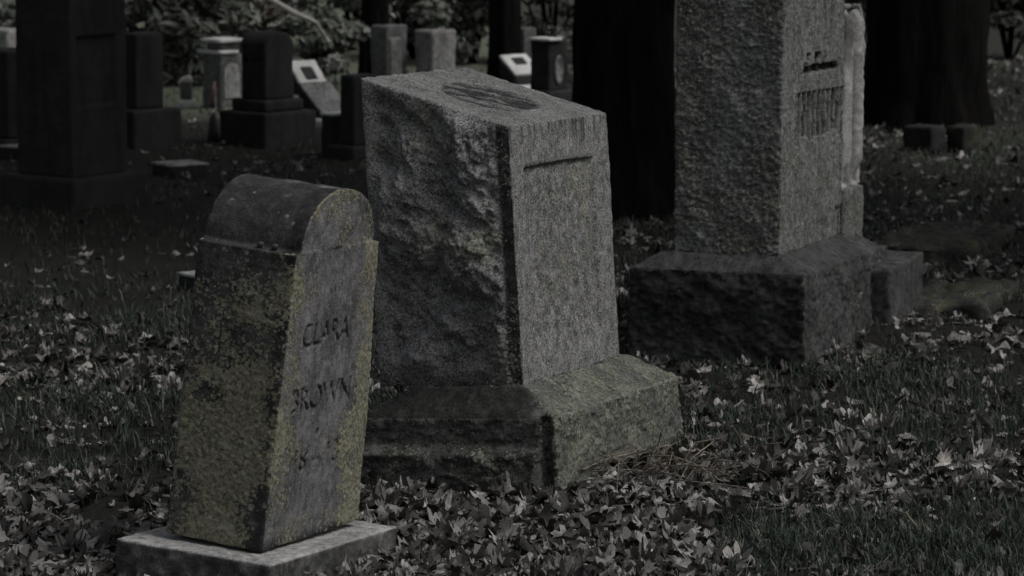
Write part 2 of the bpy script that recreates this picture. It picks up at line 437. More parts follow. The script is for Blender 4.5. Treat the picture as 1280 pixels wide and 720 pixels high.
# ------------------------------------------------------------------ slant-topped granite monument in the centre
def slant_monument():
    ba, bb, bh, ia, ib, sa, sb, h0, h1, bw = .5352, .7805, .2517, .1156, .0751, .3987, .5881, .6344, .7703, .1810
    loc = Vector((.1130, 7.8628, 0)); rs = rotm(-.44511, -.05759, -.04968)
    t = thing('slant_monument', 'big grey granite monument with a dark carved oval on its sloping top', 'gravestone', loc, rs)
    foot(Matrix.Translation(loc) @ rs, -ba, 0, 0, bb)
    # base with a sloping wash and rock-faced sides
    def bdisp(V, N):
        d = .004*fbm(V, 22, 3, 12)+.003*fbm(V, 60, 3, 13)
        side = N[:, 1] < -.6
        rock = sstep(-.03, -.06, V[:, 0])*sstep(.17, .12, V[:, 2])
        fc = facets(V[:, 0], V[:, 2], (-ba, 0), (-.1, .25), 40, .5, 6, 4)
        d = d+np.where(side, rock*(.022+.6*fc+.006*fbm(V, 30, 3, 3)), 0)
        d = d-np.where(side, .012*sstep(-.045, -.035, V[:, 0])*sstep(-.012, -.02, V[:, 0]), 0)
        return d
    def bshape(P):
        e = np.minimum.reduce([(-P[:, 0])/ia, (P[:, 0]+ba)/ia, P[:, 1]/ib, (bb-P[:, 1])/ib])
        top = bw+(bh-bw)*np.clip(e, 0, 1)
        k = np.clip(P[:, 2]/bh, 0, None)
        return np.stack([P[:, 0], P[:, 1], np.where(P[:, 2] > 0, k*top, P[:, 2])], 1)
    def battr(V, N):
        n = fbm(V, 9, 3, 5)
        L = .2*n+np.where(N[:, 2] > .6, .22, .0)+np.where(N[:, 0] > .6, .18, 0)
        g = np.where(N[:, 1] < -.6, .45+.3*n, .1+.3*np.clip(n, 0, 1))  # left face given its shade by a darker colour
        wash_dark = sstep(ib+.02, ib-.02, V[:, 1])*(N[:, 2] > .6)*sstep(-.02, -.10, V[:, 0]); L = L-.5*wash_dark
        e = .85*wash_dark      # front wash drawn darker
        return {'lichen': L, 'grime_shade': np.clip(np.maximum(g, e), 0, .9)}
    stone('base', (-ba, 0), (0, bb), (-.15, bh), .005, M['granite_rock'], t, .010, bdisp, bshape, None, battr, .002, 31)
    # die
    cache = {}
    def oval(V):
        x, y = V[:, 0]+sa*.49, V[:, 1]-sb*.52
        return 1-np.hypot(x/(sa*.32), y/(sb*.30))
    def ddisp(V, N):
        d = .0012*fbm(V, 30, 3, 2)
        x, y, z = V.T
        side = N[:, 1] < -.6
        fr = N[:, 0] > .6
        top = N[:, 2] > .6
        n = fbm(V, 9, 3, 6)
        rock = sstep(-.028, -.050, x+.006*n)*sstep(-sa+.01, -sa+.05, x)*sstep(.02, .06, z)*sstep(h0-.004, h0-.05, z+.01*n)
        fc = facets(x, z, (-sa, 0), (0, h1), 70, .55, 5, 9)
        rk = rock*(.004+1.15*fc*sstep(-.03, -.10, x)+.010*fbm(V, 15, 4, 8)+.010*fbm(V, 40, 3, 18)+.005*np.abs(fbm(V, 85, 2, 28)))
        d = d+np.where(side, rk-.003*sstep(-.04, -.034, x), 0)
        panel = sstep(.070, .080, y+.002*n)*sstep(.49, .475, y)*sstep(.532, .522, z+.003*n)*sstep(.02, .12, z)
        d = d-np.where(fr, .011*panel, 0)+np.where(fr, .0036*fbm(V*np.array([1, 1, .5]), 70, 3, 15)*panel, 0)
        ov = oval(V); om = sstep(0, .14, ov+.08*n)
        q = np.stack([x*1.0-y*.55, y*.35+x*.2, z*0], 1)
        ridg = fbm(np.stack([(x*-.52+y*.86)*85, (x*.86+y*.52)*11, z*0], 1), 1, 3, 22)
        d = d-np.where(top, om*(.007-.007*ridg), 0)
        cache['om'] = om*top; cache['ridg'] = ridg; cache['panel'] = panel*fr; cache['n'] = n
        return d
    def dattr(V, N):
        x, y, z = V.T; n = cache['n']
        side = N[:, 1] < -.6; fr = N[:, 0] > .6; top = N[:, 2] > .6
        g = top*.30*(.6+.5*n)  # top darkened in colour to offset the high sun
        g = np.maximum(g, cache['om']*np.clip(1-.65*sstep(.38, .75, cache['ridg']), 0, 1))
        g = np.maximum(g, side*.92*sstep(-.042, -.032, x+.004*n)*sstep(.0, -.003, x))
        g = np.maximum(g, side*.65*sstep(.08, .0, z))
        dr = fbm(V*np.array([1, 1, .06]), 75, 3, 33)
        g = np.maximum(g, fr*.75*sstep(.05, .5, dr)*sstep(.54, .60, z+.06*n))            # run-off under the top arris
        line = sstep(.512, .521, z)*sstep(.545, .53, z)*sstep(.07, .085, y)*sstep(.475, .45, y)  # shadow along the panel's top edge, painted as a dark line
        g = np.maximum(g, fr*line*.55)
        g = np.maximum(g, cache['panel']*.35*sstep(.1, .6, dr)*sstep(.05, .4, z))
        g = np.maximum(g, fr*.35*sstep(.30, .5, fbm(V*np.array([1, 1, .6]), 85, 3, 93)))
        L = np.where(side, .08+.25*n, np.where(fr, -.30+.42*cache['panel']*sstep(.08, .3, z)+.25*n, -.55))
        return {'lichen': L, 'grime_shade': np.clip(g, 0, .95)}
    def dshape(P):
        hz = h0+(h1-h0)*np.clip(-P[:, 0]/sa, -.1, 1.1)
        z = P[:, 2]; k = np.where(z > 0, z*hz/h0, z)
        return np.stack([P[:, 0]-ia, P[:, 1]+ib, k+bh-.002], 1)
    stone('die', (-sa, 0), (0, sb), (0, h0), (.0032, .0036, .0032), M['granite'], t, .004, ddisp, dshape, None, dattr, .0011, 43)
slant_monument()

# ------------------------------------------------------------------ tall monument on a rock base at the right
def tall_monument():
    ba, bb, bh, ia, ib, sa, sb, bw = .5471, 1.0201, .3229, .0935, .0609, .3294, .7583, .2698
    loc = Vector((.8664, 9.7586, 0)); rs = rotm(-.34262, .00872, -.03316)
    t = thing('tall_monument', 'tall rough granite monument on a dark rock-faced base, cut by the top edge', 'gravestone', loc, rs)
    foot(Matrix.Translation(loc) @ rs, -ba, 0, 0, bb)
    def bdisp(V, N):
        s = N[:, 1] < -.5; f = N[:, 0] > .5
        c = sstep(.0, .04, -V[:, 0])*sstep(0, .04, V[:, 1]+.04)
        a = facets(V[:, 0], V[:, 2], (-ba, 0), (-.1, .3), 55, .5, 6, 14)
        b = facets(V[:, 1], V[:, 2], (0, bb), (-.1, .3), 90, .5, 6, 15)
        tp_ = sstep(.31, .26, V[:, 2])
        return .003*fbm(V, 16, 4, 1)+np.where(s, tp_*(.004+.35*a), 0)+np.where(f, tp_*(.004+.3*b), 0)+.003*fbm(V, 45, 3, 21)+.002*fbm(V, 110, 2, 22)
    def bshape(P):
        e = np.minimum.reduce([-P[:, 0]/ia, (P[:, 0]+ba)/ia, P[:, 1]/ib, (bb-P[:, 1])/ib])
        top = bw+(bh-bw)*np.clip(e, 0, 1)
        return np.stack([P[:, 0], P[:, 1], np.where(P[:, 2] > 0, P[:, 2]/bh*top, P[:, 2])], 1)
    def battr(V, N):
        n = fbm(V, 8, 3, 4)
        return {'lichen': .2*n+np.where(N[:, 0] > .5, .12, -.1), 'grime_shade': np.clip(np.where(N[:, 1] < -.5, .62, .1)+.3*n, 0, .9)}  # left face painted darker for its shade
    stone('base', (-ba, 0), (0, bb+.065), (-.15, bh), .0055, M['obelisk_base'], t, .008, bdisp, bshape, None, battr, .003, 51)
    H = 1.55
    cache = {}
    def carve(V):
        y, z = V[:, 1], V[:, 2]; n = fbm(V, 20, 2, 3)
        g = np.zeros(len(V))
        g = np.maximum(g, sstep(.013, .008, np.abs(z-.548+.004*n))*(y > .235)*(y < .665))      # moulding line
        g = np.maximum(g, sstep(.012, .008, np.abs(y-.672))*(z > .46)*(z < .55))               # right return
        ph = (y-.17)/.060; k = np.abs(ph-np.round(ph))
        bot = .335+.02*fbm(np.stack([np.round(ph), ph*0, ph*0], 1)*3.7, 1, 1, 2)
        g = np.maximum(g, sstep(.09, .15, k+.04*n)*(y > .155)*(y < .745)*(z < .478)*(z > bot))   # worn upright strokes
        orn = (fbm(np.stack([y*38, z*34, y*0], 1), 1, 2, 60) > .18)*(z > .556)*(z < .595)*(y > .25)*(y < .52)
        return np.maximum(g, orn)
    def ddisp(V, N):
        fr = N[:, 0] > .6; side = N[:, 1] < -.6
        d = (.002*fbm(V, 20, 4, 7)+.004*np.abs(fbm(V, 70, 3, 27))+.0025*fbm(V, 120, 2, 29))*np.where(fr, .55, 1)
        g = np.where(fr, carve(V), 0); cache['g'] = g
        d = d+np.where(side, .004*fbm(V, 9, 3, 17), 0)
        up = fr*sstep(.58, .66, V[:, 2])
        d = d+up*.006*fbm(V*np.array([1, 1, .25]), 26, 3, 71)
        d = d-fr*.010*sstep(.10, .06, V[:, 2]+.05*fbm(V, 16, 2, 8))*sstep(.38, .55, V[:, 1])       # spalled foot
        return d-.024*g
    def dattr(V, N):
        n = fbm(V, 7, 4, 9)
        fr = N[:, 0] > .6; side = N[:, 1] < -.6
        g = np.minimum(cache['g']*1.5, 1.4)
        g = np.maximum(g, side*np.clip(.0+.5*n, 0, .6))
        g = np.maximum(g, fr*.55*sstep(.15, .7, fbm(V*np.array([1, 1, .12]), 32, 3, 12))*sstep(.58, .7, V[:, 2]))
        return {'lichen': np.where(fr, -.12+.3*n, .08+.3*n)-1.5*cache['g'], 'grime_shade': np.clip(g, 0, 1.4)}
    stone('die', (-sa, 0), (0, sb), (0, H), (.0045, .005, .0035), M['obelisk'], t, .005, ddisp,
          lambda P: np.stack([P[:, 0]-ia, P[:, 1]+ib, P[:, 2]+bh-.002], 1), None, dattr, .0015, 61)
    # fluted pilaster standing at the far end of the same base
    y0, y1 = ib+sb+.004, bb+.055
    stone('pilaster_foot', (-sa*.8, .012), (y0, y1), (bh-.06, bh+.145), .006, M['obelisk'], t, .008,
          lambda V, N: .003*fbm(V, 24, 3, 3), lambda P: P-np.array([ia, 0, 0]), None,
          lambda V, N: {'lichen': .1+.2*fbm(V, 8, 3, 2), 'grime_shade': np.clip(.2*fbm(V, 9, 3, 12), 0, 1)}, .002, 71)
    zb, zt = bh+.145, bh+.735
    def pdisp(V, N):
        u = (V[:, 1]-y0)/(y1-y0); z = V[:, 2]
        tap = sstep(zb, zb+.10, z)*sstep(zt, zt-.06, z)
        r = np.maximum(np.sqrt(np.clip(1-((u-.20)/.17)**2, 0, 1)), np.sqrt(np.clip(1-((u-.82)/.17)**2, 0, 1)))
        scroll = sstep(zt-.22, zt-.12, z)*np.clip(fbm(V, 26, 3, 5), -.3, 1)*.003
        fr = N[:, 0] > .5
        return .0022*fbm(V, 40, 3, 9)+np.where(fr, .034*r*tap-.024+scroll, 0)
    def pattr(V, N):
        u = (V[:, 1]-y0)/(y1-y0); z = V[:, 2]
        ch = sstep(.20, .08, np.abs(u-.51))  # channel between the ribs, its shade put into the colour
        n = fbm(V, 14, 3, 19)
        g = np.maximum(.55*ch, .55*sstep(.1, .5, n)*sstep(zt-.28, zt-.1, z))
        return {'lichen': -.45+.3*n, 'grime_shade': np.clip(g*1.3, 0, .9)}
    def pshape(P):
        z = P[:, 2]; k = sstep(zt-.05, zt, z)
        yc = (y0+y1)/2; yy = np.where(P[:, 1] > yc, P[:, 1]-.02*k, P[:, 1])
        return np.stack([P[:, 0]-ia, yy, z], 1)
    stone('fluted_pilaster', (-sa*.75, .004), (y0+.003, y1-.004), (zb-.004, zt), (.006, .004, .004), M['pilaster'], t, .010, pdisp, pshape, None, pattr, .0018, 81)
M['pilaster'] = stone_mat('pale_granite', (.42, .42, .41), (.22, .22, .215), mottle=.2, speck=.3, stain=.2, lichen_amt=-.2)  # granite in a paler tone than the die
tall_monument()

def rough_block(name, label, cat, u, v, wx, wy, h, yaw, mat, seed, group=None, sink=.08, bulge=.012, step=.010, grime_shade=.2, tilt=(0, 0), radius=.012):
    loc = at(u, v); rs = rotm(yaw, *tilt)
    o = stone(name, (-wx, 0), (0, wy), (-sink, h), step, M[mat], None, radius, lambda V, N: bulge*fbm(V, 9, 4, seed)+.4*bulge*fbm(V, 30, 3, seed+5),
              None, None, lambda V, N: {'lichen': -.1+.25*fbm(V, 8, 3, seed+1), 'grime_shade': np.clip(grime_shade+.4*fbm(V, 7, 3, seed+2), 0, .9)}, .003, seed)
    o.matrix_world = Matrix.Translation(loc) @ rs
    foot(Matrix.Translation(loc) @ rs, -wx, 0, 0, wy)
    return tag(o, label, cat, group)
rough_block('stone_block', 'rough squared stone block lying against the far end of the tall monument base', 'stone block', 1112, 408, .40, .50, .185, -.34, 'obelisk_base', 101, grime_shade=.0, bulge=.005, radius=.008)
rough_block('sunken_stone', 'flat half-buried stone among leaves at the right edge, nearer the viewer of two', 'sunken stone', 1226, 394, .30, .6, .030, -.35, 'mid_stone', 111, 'half-buried stones at the right edge', bulge=.02)
rough_block('sunken_stone', 'flat half-buried stone at the right edge, farther off and behind the other one', 'sunken stone', 1212, 327, .40, .8, .045, -.35, 'mid_stone', 121, 'half-buried stones at the right edge', bulge=.02, grime_shade=.35)

# ------------------------------------------------------------------ background gravestones
def flat_attr(l=-.5, g=0.0, seed=1):
    return lambda V, N: {'lichen': np.full(len(V), l)+.2*fbm(V, 6, 3, seed), 'grime_shade': np.clip(g+.25*fbm(V, 5, 3, seed+1), 0, .9)}
def blk(name, x, y, z, mat, parent, step=.015, radius=.008, disp=None, shape=None, l=-.5, g=0., seed=1, zs=None):
    return stone(name, x, y, z, step, M[mat], parent, radius, disp, shape, zs, flat_attr(l, g, seed), .0015, seed)

# black pillar monument, left
def black_pillar():
    loc = at(92, 262); rs = rotm(-.62)
    t = thing('pillar_monument', 'tall black square monument with a sunk panel standing at the left edge in deep shade', 'gravestone', loc, rs)
    foot(Matrix.Translation(loc) @ rs, -.42, .05, -.05, .45)
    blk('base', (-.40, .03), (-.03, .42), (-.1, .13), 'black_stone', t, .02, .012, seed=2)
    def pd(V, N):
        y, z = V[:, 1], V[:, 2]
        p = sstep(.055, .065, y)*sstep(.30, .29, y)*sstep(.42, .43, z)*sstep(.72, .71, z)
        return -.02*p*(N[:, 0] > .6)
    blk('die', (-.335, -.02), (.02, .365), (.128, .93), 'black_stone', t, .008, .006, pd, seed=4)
black_pillar()

def stepped(name, label, u, v, wx, wy, levels, yaw, mat, round_top=False):
    """die on stepped bases; levels = [(part name, grow, z0, z1)] widest first"""
    loc = at(u, v); rs = rotm(yaw)
    t = thing(name, label, 'gravestone', loc, rs)
    g0 = levels[0][1]
    foot(Matrix.Translation(loc) @ rs, -wx-g0, g0, -g0, wy+g0)
    for i, (pn, g, z0, z1) in enumerate(levels):
        sh = None
        if round_top and i == len(levels)-1:
            cx, hwid = wy/2, wy/2+g
            sh = lambda P, z1=z1: np.stack([P[:, 0], P[:, 1], P[:, 2]-np.where(P[:, 2] > z1-.1, .05*np.clip(np.abs(P[:, 1]-cx)/hwid, 0, 1)**3, 0)], 1)
        blk(pn, (-wx-g, g), (-g, wy+g), (z0-(.1 if i == 0 else .002), z1), mat, t, .014, .010, None, sh, seed=10+i+int(u))
    return t
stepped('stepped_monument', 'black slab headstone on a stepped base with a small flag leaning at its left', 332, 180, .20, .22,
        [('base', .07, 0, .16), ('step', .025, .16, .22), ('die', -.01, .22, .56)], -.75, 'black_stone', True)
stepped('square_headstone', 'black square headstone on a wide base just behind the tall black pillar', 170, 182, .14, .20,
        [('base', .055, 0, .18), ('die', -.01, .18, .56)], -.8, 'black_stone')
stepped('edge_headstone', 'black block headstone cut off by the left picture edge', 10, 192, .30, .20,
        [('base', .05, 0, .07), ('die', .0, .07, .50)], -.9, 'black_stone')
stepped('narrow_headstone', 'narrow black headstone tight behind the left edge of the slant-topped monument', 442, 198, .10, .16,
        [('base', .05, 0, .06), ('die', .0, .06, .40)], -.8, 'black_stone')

# dark block with a pale top beside the narrow headstone
def pale_top_block():
    loc = at(418, 194); rs = rotm(-.8)
    t = thing('kerb_block', 'low black block with a pale top beside the narrow black headstone', 'stone block', loc, rs)
    foot(Matrix.Translation(loc) @ rs, -.12, 0, 0, .1)
    blk('body', (-.1, 0), (0, .10), (-.05, .19), 'black_stone', t, .02, seed=5)
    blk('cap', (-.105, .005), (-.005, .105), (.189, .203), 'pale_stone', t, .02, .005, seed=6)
pale_top_block()

# ledger markers with sloping inscribed faces
def slant_marker(name, label, u, v, wx, wy, hl, hr, yaw, plaque, mat='grey_stone', top='pale_stone', lines=False, group=None, base=True):
    """x from -wx (high back) to 0 (low front); sloping slab on a dark wedge"""
    loc = at(u, v); rs = rotm(yaw)
    t = thing(name, label, 'grave marker', loc, rs, group)
    foot(Matrix.Translation(loc) @ rs, -wx, 0, 0, wy)
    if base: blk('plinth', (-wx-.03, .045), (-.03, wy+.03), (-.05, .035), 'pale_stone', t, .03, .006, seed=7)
    sl = lambda P: np.stack([P[:, 0], P[:, 1], np.where(P[:, 2] > .05, hr+(hl-hr)*np.clip(-P[:, 0]/wx, 0, 1)+(P[:, 2]-.1), P[:, 2])], 1)
    blk('wedge', (-wx, 0), (0, wy), (.033, .1), 'black_stone', t, .02, .004, None, sl, seed=8)
    n = math.hypot(wx, hl-hr); ang = math.atan2(hl-hr, wx)
    face = blk('face_slab', (-n, 0), (-.004, wy+.008), (0, .018), top, t, .012, .004, seed=9)
    face.location = (0, 0, hr+.002); face.rotation_euler = (0, ang, 0)
    if plaque:
        pm = blk('plaque', (-n*.80, -n*.45), (wy*.3, wy*.75), (.0185, .024), 'bronze_stone', face, .01, .002, seed=3)
    if lines:
        # worn inscription: a row of short cut strokes
        V, F, k = [], [], 0
        rr = random.Random(5)
        for row in (.22, .32):
            y = wy*.12
            while y < wy*.86:
                wl = rr.uniform(.010, .022)
                bx = np.array([[-n*row-.012, y], [-n*row+.012, y], [-n*row+.012, y+wl], [-n*row-.012, y+wl]])
                for zz in (.016, .0205):
                    V += [(p[0], p[1], zz) for p in bx]
                F += [(k+4, k+5, k+6, k+7), (k, k+1, k+5, k+4), (k+1, k+2, k+6, k+5), (k+2, k+3, k+7, k+6), (k+3, k, k+4, k+7)]
                k += 8; y += wl+rr.uniform(.006, .014)
        mesh_obj('lettering', V, F, M['bronze'], face, smooth=False)
    return t
M['bronze_stone'] = stone_mat('bronze_plate', (.05, .06, .06), (.035, .035, .035), speck=.1, lichen_amt=-.6, mottle=.1)
slant_marker('plaque_marker', 'pale sloping marker with a square plaque and letters beside the black stepped headstone', 384, 128, .22, .175, .215, .02, -.95, True, lines=True)
slant_marker('plain_marker', 'grey sloping marker slab without plaque in front of the pale plaque marker', 408, 157, .26, .19, .20, .015, -.9, False, top='grey_stone')
slant_marker('small_plaque_marker', 'small white sloping marker with a square plaque behind the slant-topped monument', 644, 114, .17, .19, .195, .085, -.95, True)

def flat_marker(name, label, u, v, wx, wy, h, yaw, top, group=None, tilt=(0, 0)):
    loc = at(u, v); rs = rotm(yaw, *tilt)
    t = thing(name, label, 'grave marker', loc, rs, group)
    foot(Matrix.Translation(loc) @ rs, -wx, 0, 0, wy)
    blk('block', (-wx, 0), (0, wy), (-.1, h-.012), 'black_stone', t, .015, .006, seed=4)
    blk('top_slab', (-wx-.004, .004), (-.004, wy+.004), (h-.0125, h), top, t, .015, .004, seed=5)
M['grey_light'] = stone_mat('light_grey_stone', (.45, .45, .44), (.3, .3, .3), speck=.2, lichen_amt=-.4)
flat_marker('flat_marker', 'low flat marker with a pale slab top lying in front of the black headstones', 212, 217, .19, .20, .04, -1.0, 'grey_light')
flat_marker('flush_marker', 'flat grey slab lying in the leaves just behind the round-topped headstone', 254, 362, .16, .22, .045, -.9, 'grey_light')
flat_marker('edge_marker', 'long low kerb stone with a light top cut off by the left picture edge', 26, 196, .40, .12, .05, -.6, 'grey_light')

def urn_tomb():
    loc = at(276, 134); rs = rotm(-.8)
    t = thing('house_tomb', 'grey house-shaped tomb with two pale caps and an arched panel behind the stepped headstone', 'tomb', loc, rs)
    blk('body', (-.16, 0), (0, .16), (-.05, .30), 'grey_stone', t, .02, seed=21)
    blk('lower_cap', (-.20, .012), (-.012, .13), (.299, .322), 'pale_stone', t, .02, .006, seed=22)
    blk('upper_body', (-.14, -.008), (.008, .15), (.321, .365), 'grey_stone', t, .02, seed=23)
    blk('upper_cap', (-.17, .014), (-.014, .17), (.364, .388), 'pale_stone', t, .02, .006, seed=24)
    # arched panel on the right face
    n = 12; pts = [(.025, .05), (.135, .05), (.135, .20)]+[(.08+.055*math.cos(a), .20+.05*math.sin(a)) for a in np.linspace(0, math.pi, n)[1:-1]]+[(.025, .20)]
    bm = bmesh.new(); vs_ = [bm.verts.new((.0075, a, b)) for a, b in pts]; f = bm.faces.new(vs_)
    ex = bmesh.ops.extrude_face_region(bm, geom=[f]); bmesh.ops.translate(bm, verts=[v for v in ex['geom'] if isinstance(v, bmesh.types.BMVert)], vec=(-.012, 0, 0))
    bmesh.ops.recalc_face_normals(bm, faces=bm.faces[:])
    me = bpy.data.meshes.new('arched_panel'); bm.to_mesh(me); bm.free(); me.materials.append(M['grey_light'])
    o = bpy.data.objects.new('arched_panel', me); C.objects.link(o); o.parent = t
urn_tomb()

def white_post():
    loc = at(238, 131)
    t = thing('white_marker', 'tiny white-capped marker on a white foot in the light clearing left of the house-shaped tomb', 'grave marker', loc, rotm(-.4))
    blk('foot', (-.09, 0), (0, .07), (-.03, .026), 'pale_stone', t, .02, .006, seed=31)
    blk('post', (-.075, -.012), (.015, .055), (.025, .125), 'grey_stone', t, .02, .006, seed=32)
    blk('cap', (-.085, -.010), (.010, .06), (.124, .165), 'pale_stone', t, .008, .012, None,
        lambda P: np.stack([P[:, 0], P[:, 1], np.where(P[:, 2] > .13, P[:, 2]-.03*np.clip(np.abs(P[:, 0]+.037)/.05, 0, 1)**2, P[:, 2])], 1), seed=33)
white_post()

stepped('pale_headstone', 'grey-white headstone far off at the left edge above the cut-off black headstone', 10, 128, .25, .15,
        [('base', .03, 0, .08), ('die', 0, .08, .42)], -.8, 'grey_light')

# tombs behind the sloping top
def tomb(name, label, u, v, wx, wy, h, mat, yaw=-.75, cap=None, extra=None):
    loc = at(u, v); rs = rotm(yaw)
    t = thing(name, label, 'gravestone', loc, rs)
    blk('base', (-wx-.03, .03), (-.03, wy+.03), (-.05, .05), mat, t, .02, .01, seed=int(u))
    blk('die', (-wx, 0), (0, wy), (.048, h), mat, t, .012, .012, lambda V, N: .004*fbm(V, 9, 3, int(u)), None, .0, .1, int(u)+3)
    if cap: blk('cap', (-wx-.012, .002), (-.002, wy+.012), (h-.001, h+.02), cap, t, .02, .006, seed=int(u)+5)
    if extra: extra(t)
    return t
M['mid_grey'] = stone_mat('mid_grey_stone', (.34, .34, .33), (.18, .18, .18), speck=.25, lichen_amt=-.2)
tomb('block_tombstone', 'light grey block tombstone standing behind the sloping granite top', 541, 124, .15, .20, .40, 'mid_grey')
tomb('tablet_tombstone', 'dull grey tombstone with a squat tablet standing next to the light grey block tombstone', 484, 124, .14, .17, .43, 'grey_stone',
     extra=lambda t: blk('tablet', (-.01, .012), (.02, .11), (.10, .36), 'mid_grey', t, .015, .01, seed=8))
def oval_panel(t):
    n = 28; V = []; F = []
    for r_, xx in ((1.0, .004), (.86, .012), (.8, .006)):
        V += [(xx, .085+.036*r_*math.cos(2*math.pi*i/n), .17+.085*r_*math.sin(2*math.pi*i/n)) for i in range(n)]
    for k in range(2):
        F += [(k*n+i, k*n+(i+1) % n, (k+1)*n+(i+1) % n, (k+1)*n+i) for i in range(n)]
    V.append((.006, .085, .17)); c = len(V)-1
    F += [(2*n+i, 2*n+i+1, (2*n+(i+2) % n) if i+2 <= n else 2*n, c) for i in range(0, n, 2)]
    mesh_obj('oval_medallion', V, F, M['mid_grey'], t)
tomb('medallion_tombstone', 'black block tombstone with a pale top and an oval medallion beside the big black trunk', 686, 124, .15, .17, .34, 'black_stone', cap=None, extra=oval_panel)
def tomb_cap(t): pass
for o in list(bpy.data.objects):
    if o.name == 'medallion_tombstone':
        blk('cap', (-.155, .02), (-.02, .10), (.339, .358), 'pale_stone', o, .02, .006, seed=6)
tomb('plain_tombstone', 'dark grey plain tombstone half hidden left of the medallion tombstone', 655, 101, .10, .12, .33, 'grey_stone')
rough_block('low_stone', 'low dark block in the grass before the right-hand trunk, left of a pair', 'stone block', 1164, 191, .16, .17, .125, -.6, 'black_stone', 131, 'low blocks by the right trunk', grime_shade=.1, bulge=.004)
rough_block('low_stone', 'low dark block in the grass before the right-hand trunk, right of a pair', 'stone block', 1204, 189, .10, .16, .12, -.7, 'mid_stone', 141, 'low blocks by the right trunk', grime_shade=.75, bulge=.004)

# small flag on a stick beside the black stepped headstone
def flag():
    loc = at(270, 172)
    t = thing('grave_flag', 'little furled flag on a thin stick left of the black stepped headstone', 'flag', loc)
    V, F = tubes([([(0, 0, -.03), (.002, 0, .15), (-.004, 0, .29)], [.004, .004, .003])]); mesh_obj('stick', V, F, M['pale_wood'], t)
    V, F = tubes([([(-.004, -.006, .285), (-.010, -.008, .24), (-.016, -.006, .19), (-.014, -.004, .15)], [.006, .014, .016, .006])], 8); mesh_obj('cloth', V, F, M['cloth'], t)
    V, F = tubes([([(-.012, 0, -.02), (-.012, 0, .03), (-.014, 0, .10), (-.012, 0, .13)], [.035, .03, .018, .004])], 10); mesh_obj('holder', V, F, M['bronze'], t)
flag()

# ------------------------------------------------------------------ trees and shrubs
def leaf_cloud(centres, n, size, elong, seed, flat=.0, droop=0., face=0.):
    """leaf faces spread through clumps: centres = [(pos, (rx, ry, rz))]"""
    g = np.random.default_rng(seed)
    wts = np.array([c[1][0]*c[1][1]*c[1][2] for c in centres])**.7; wts /= wts.sum()
    ch = g.choice(len(centres), n, p=wts)
    cs = np.array([tuple(c[0]) for c in centres])[ch]; rs = np.array([c[1] for c in centres])[ch]
    d = g.normal(size=(n, 3)); d /= np.linalg.norm(d, axis=1, keepdims=True)
    rad = g.uniform(0, 1, (n, 1))**.45
    P = cs+d*rad*rs
    a = g.normal(size=(n, 3)); a[:, 2] = a[:, 2]*(1-flat)-droop; a /= np.linalg.norm(a, axis=1, keepdims=True)
    b = np.cross(a, g.normal(size=(n, 3))); b /= np.linalg.norm(b, axis=1, keepdims=True)
    if face:                                              # blades turned outwards and up to the light
        nn = d*.75*face+np.array([.25, -.25, 1.0])*face+g.normal(size=(n, 3))*.45
        nn /= np.linalg.norm(nn, axis=1, keepdims=True)
        a = a-nn*(a*nn).sum(1, keepdims=True); a /= np.linalg.norm(a, axis=1, keepdims=True); b = np.cross(nn, a)
    nn = np.cross(a, b)
    s = size*g.uniform(.6, 1.35, (n, 1)); wd = s/elong
    q = np.stack([P-a*s*.5, P+b*wd*.5+nn*wd*.12, P+a*s*.5, P-b*wd*.5+nn*wd*.12], 1)
    return q.reshape(-1, 3), np.arange(4*n).reshape(-1, 4)

def trunk_mesh(path, rad, sides, seed, flare=.0, ridge=.12):
    V, F, k = [], [], len(path)
    path = [Vector(p) for p in path]
    for i, p in enumerate(path):
        for s in range(sides):
            a = 2*math.pi*s/sides
            V.append((p.x, p.y, p.z, math.cos(a), math.sin(a), rad[i]))
    V = np.array(V)
    ang = np.arctan2(V[:, 4], V[:, 3])
    nz = fbm(np.stack([V[:, 3]*3, V[:, 4]*3, V[:, 2]*1.2], 1), 1.6, 4, seed)
    lobes = np.cos(ang*5+seed)*.5+np.cos(ang*3+1.3*seed)*.5
    r = V[:, 5]*(1+ridge*nz+flare*np.exp(-np.clip(V[:, 2], 0, 9)/.14)*(.55+.6*lobes))
    P = np.stack([V[:, 0]+V[:, 3]*r, V[:, 1]+V[:, 4]*r, V[:, 2]], 1)
    for i in range(k-1):
        for s in range(sides):
            F.append((i*sides+s, i*sides+(s+1) % sides, (i+1)*sides+(s+1) % sides, (i+1)*sides+s))
    return P, np.array(F)

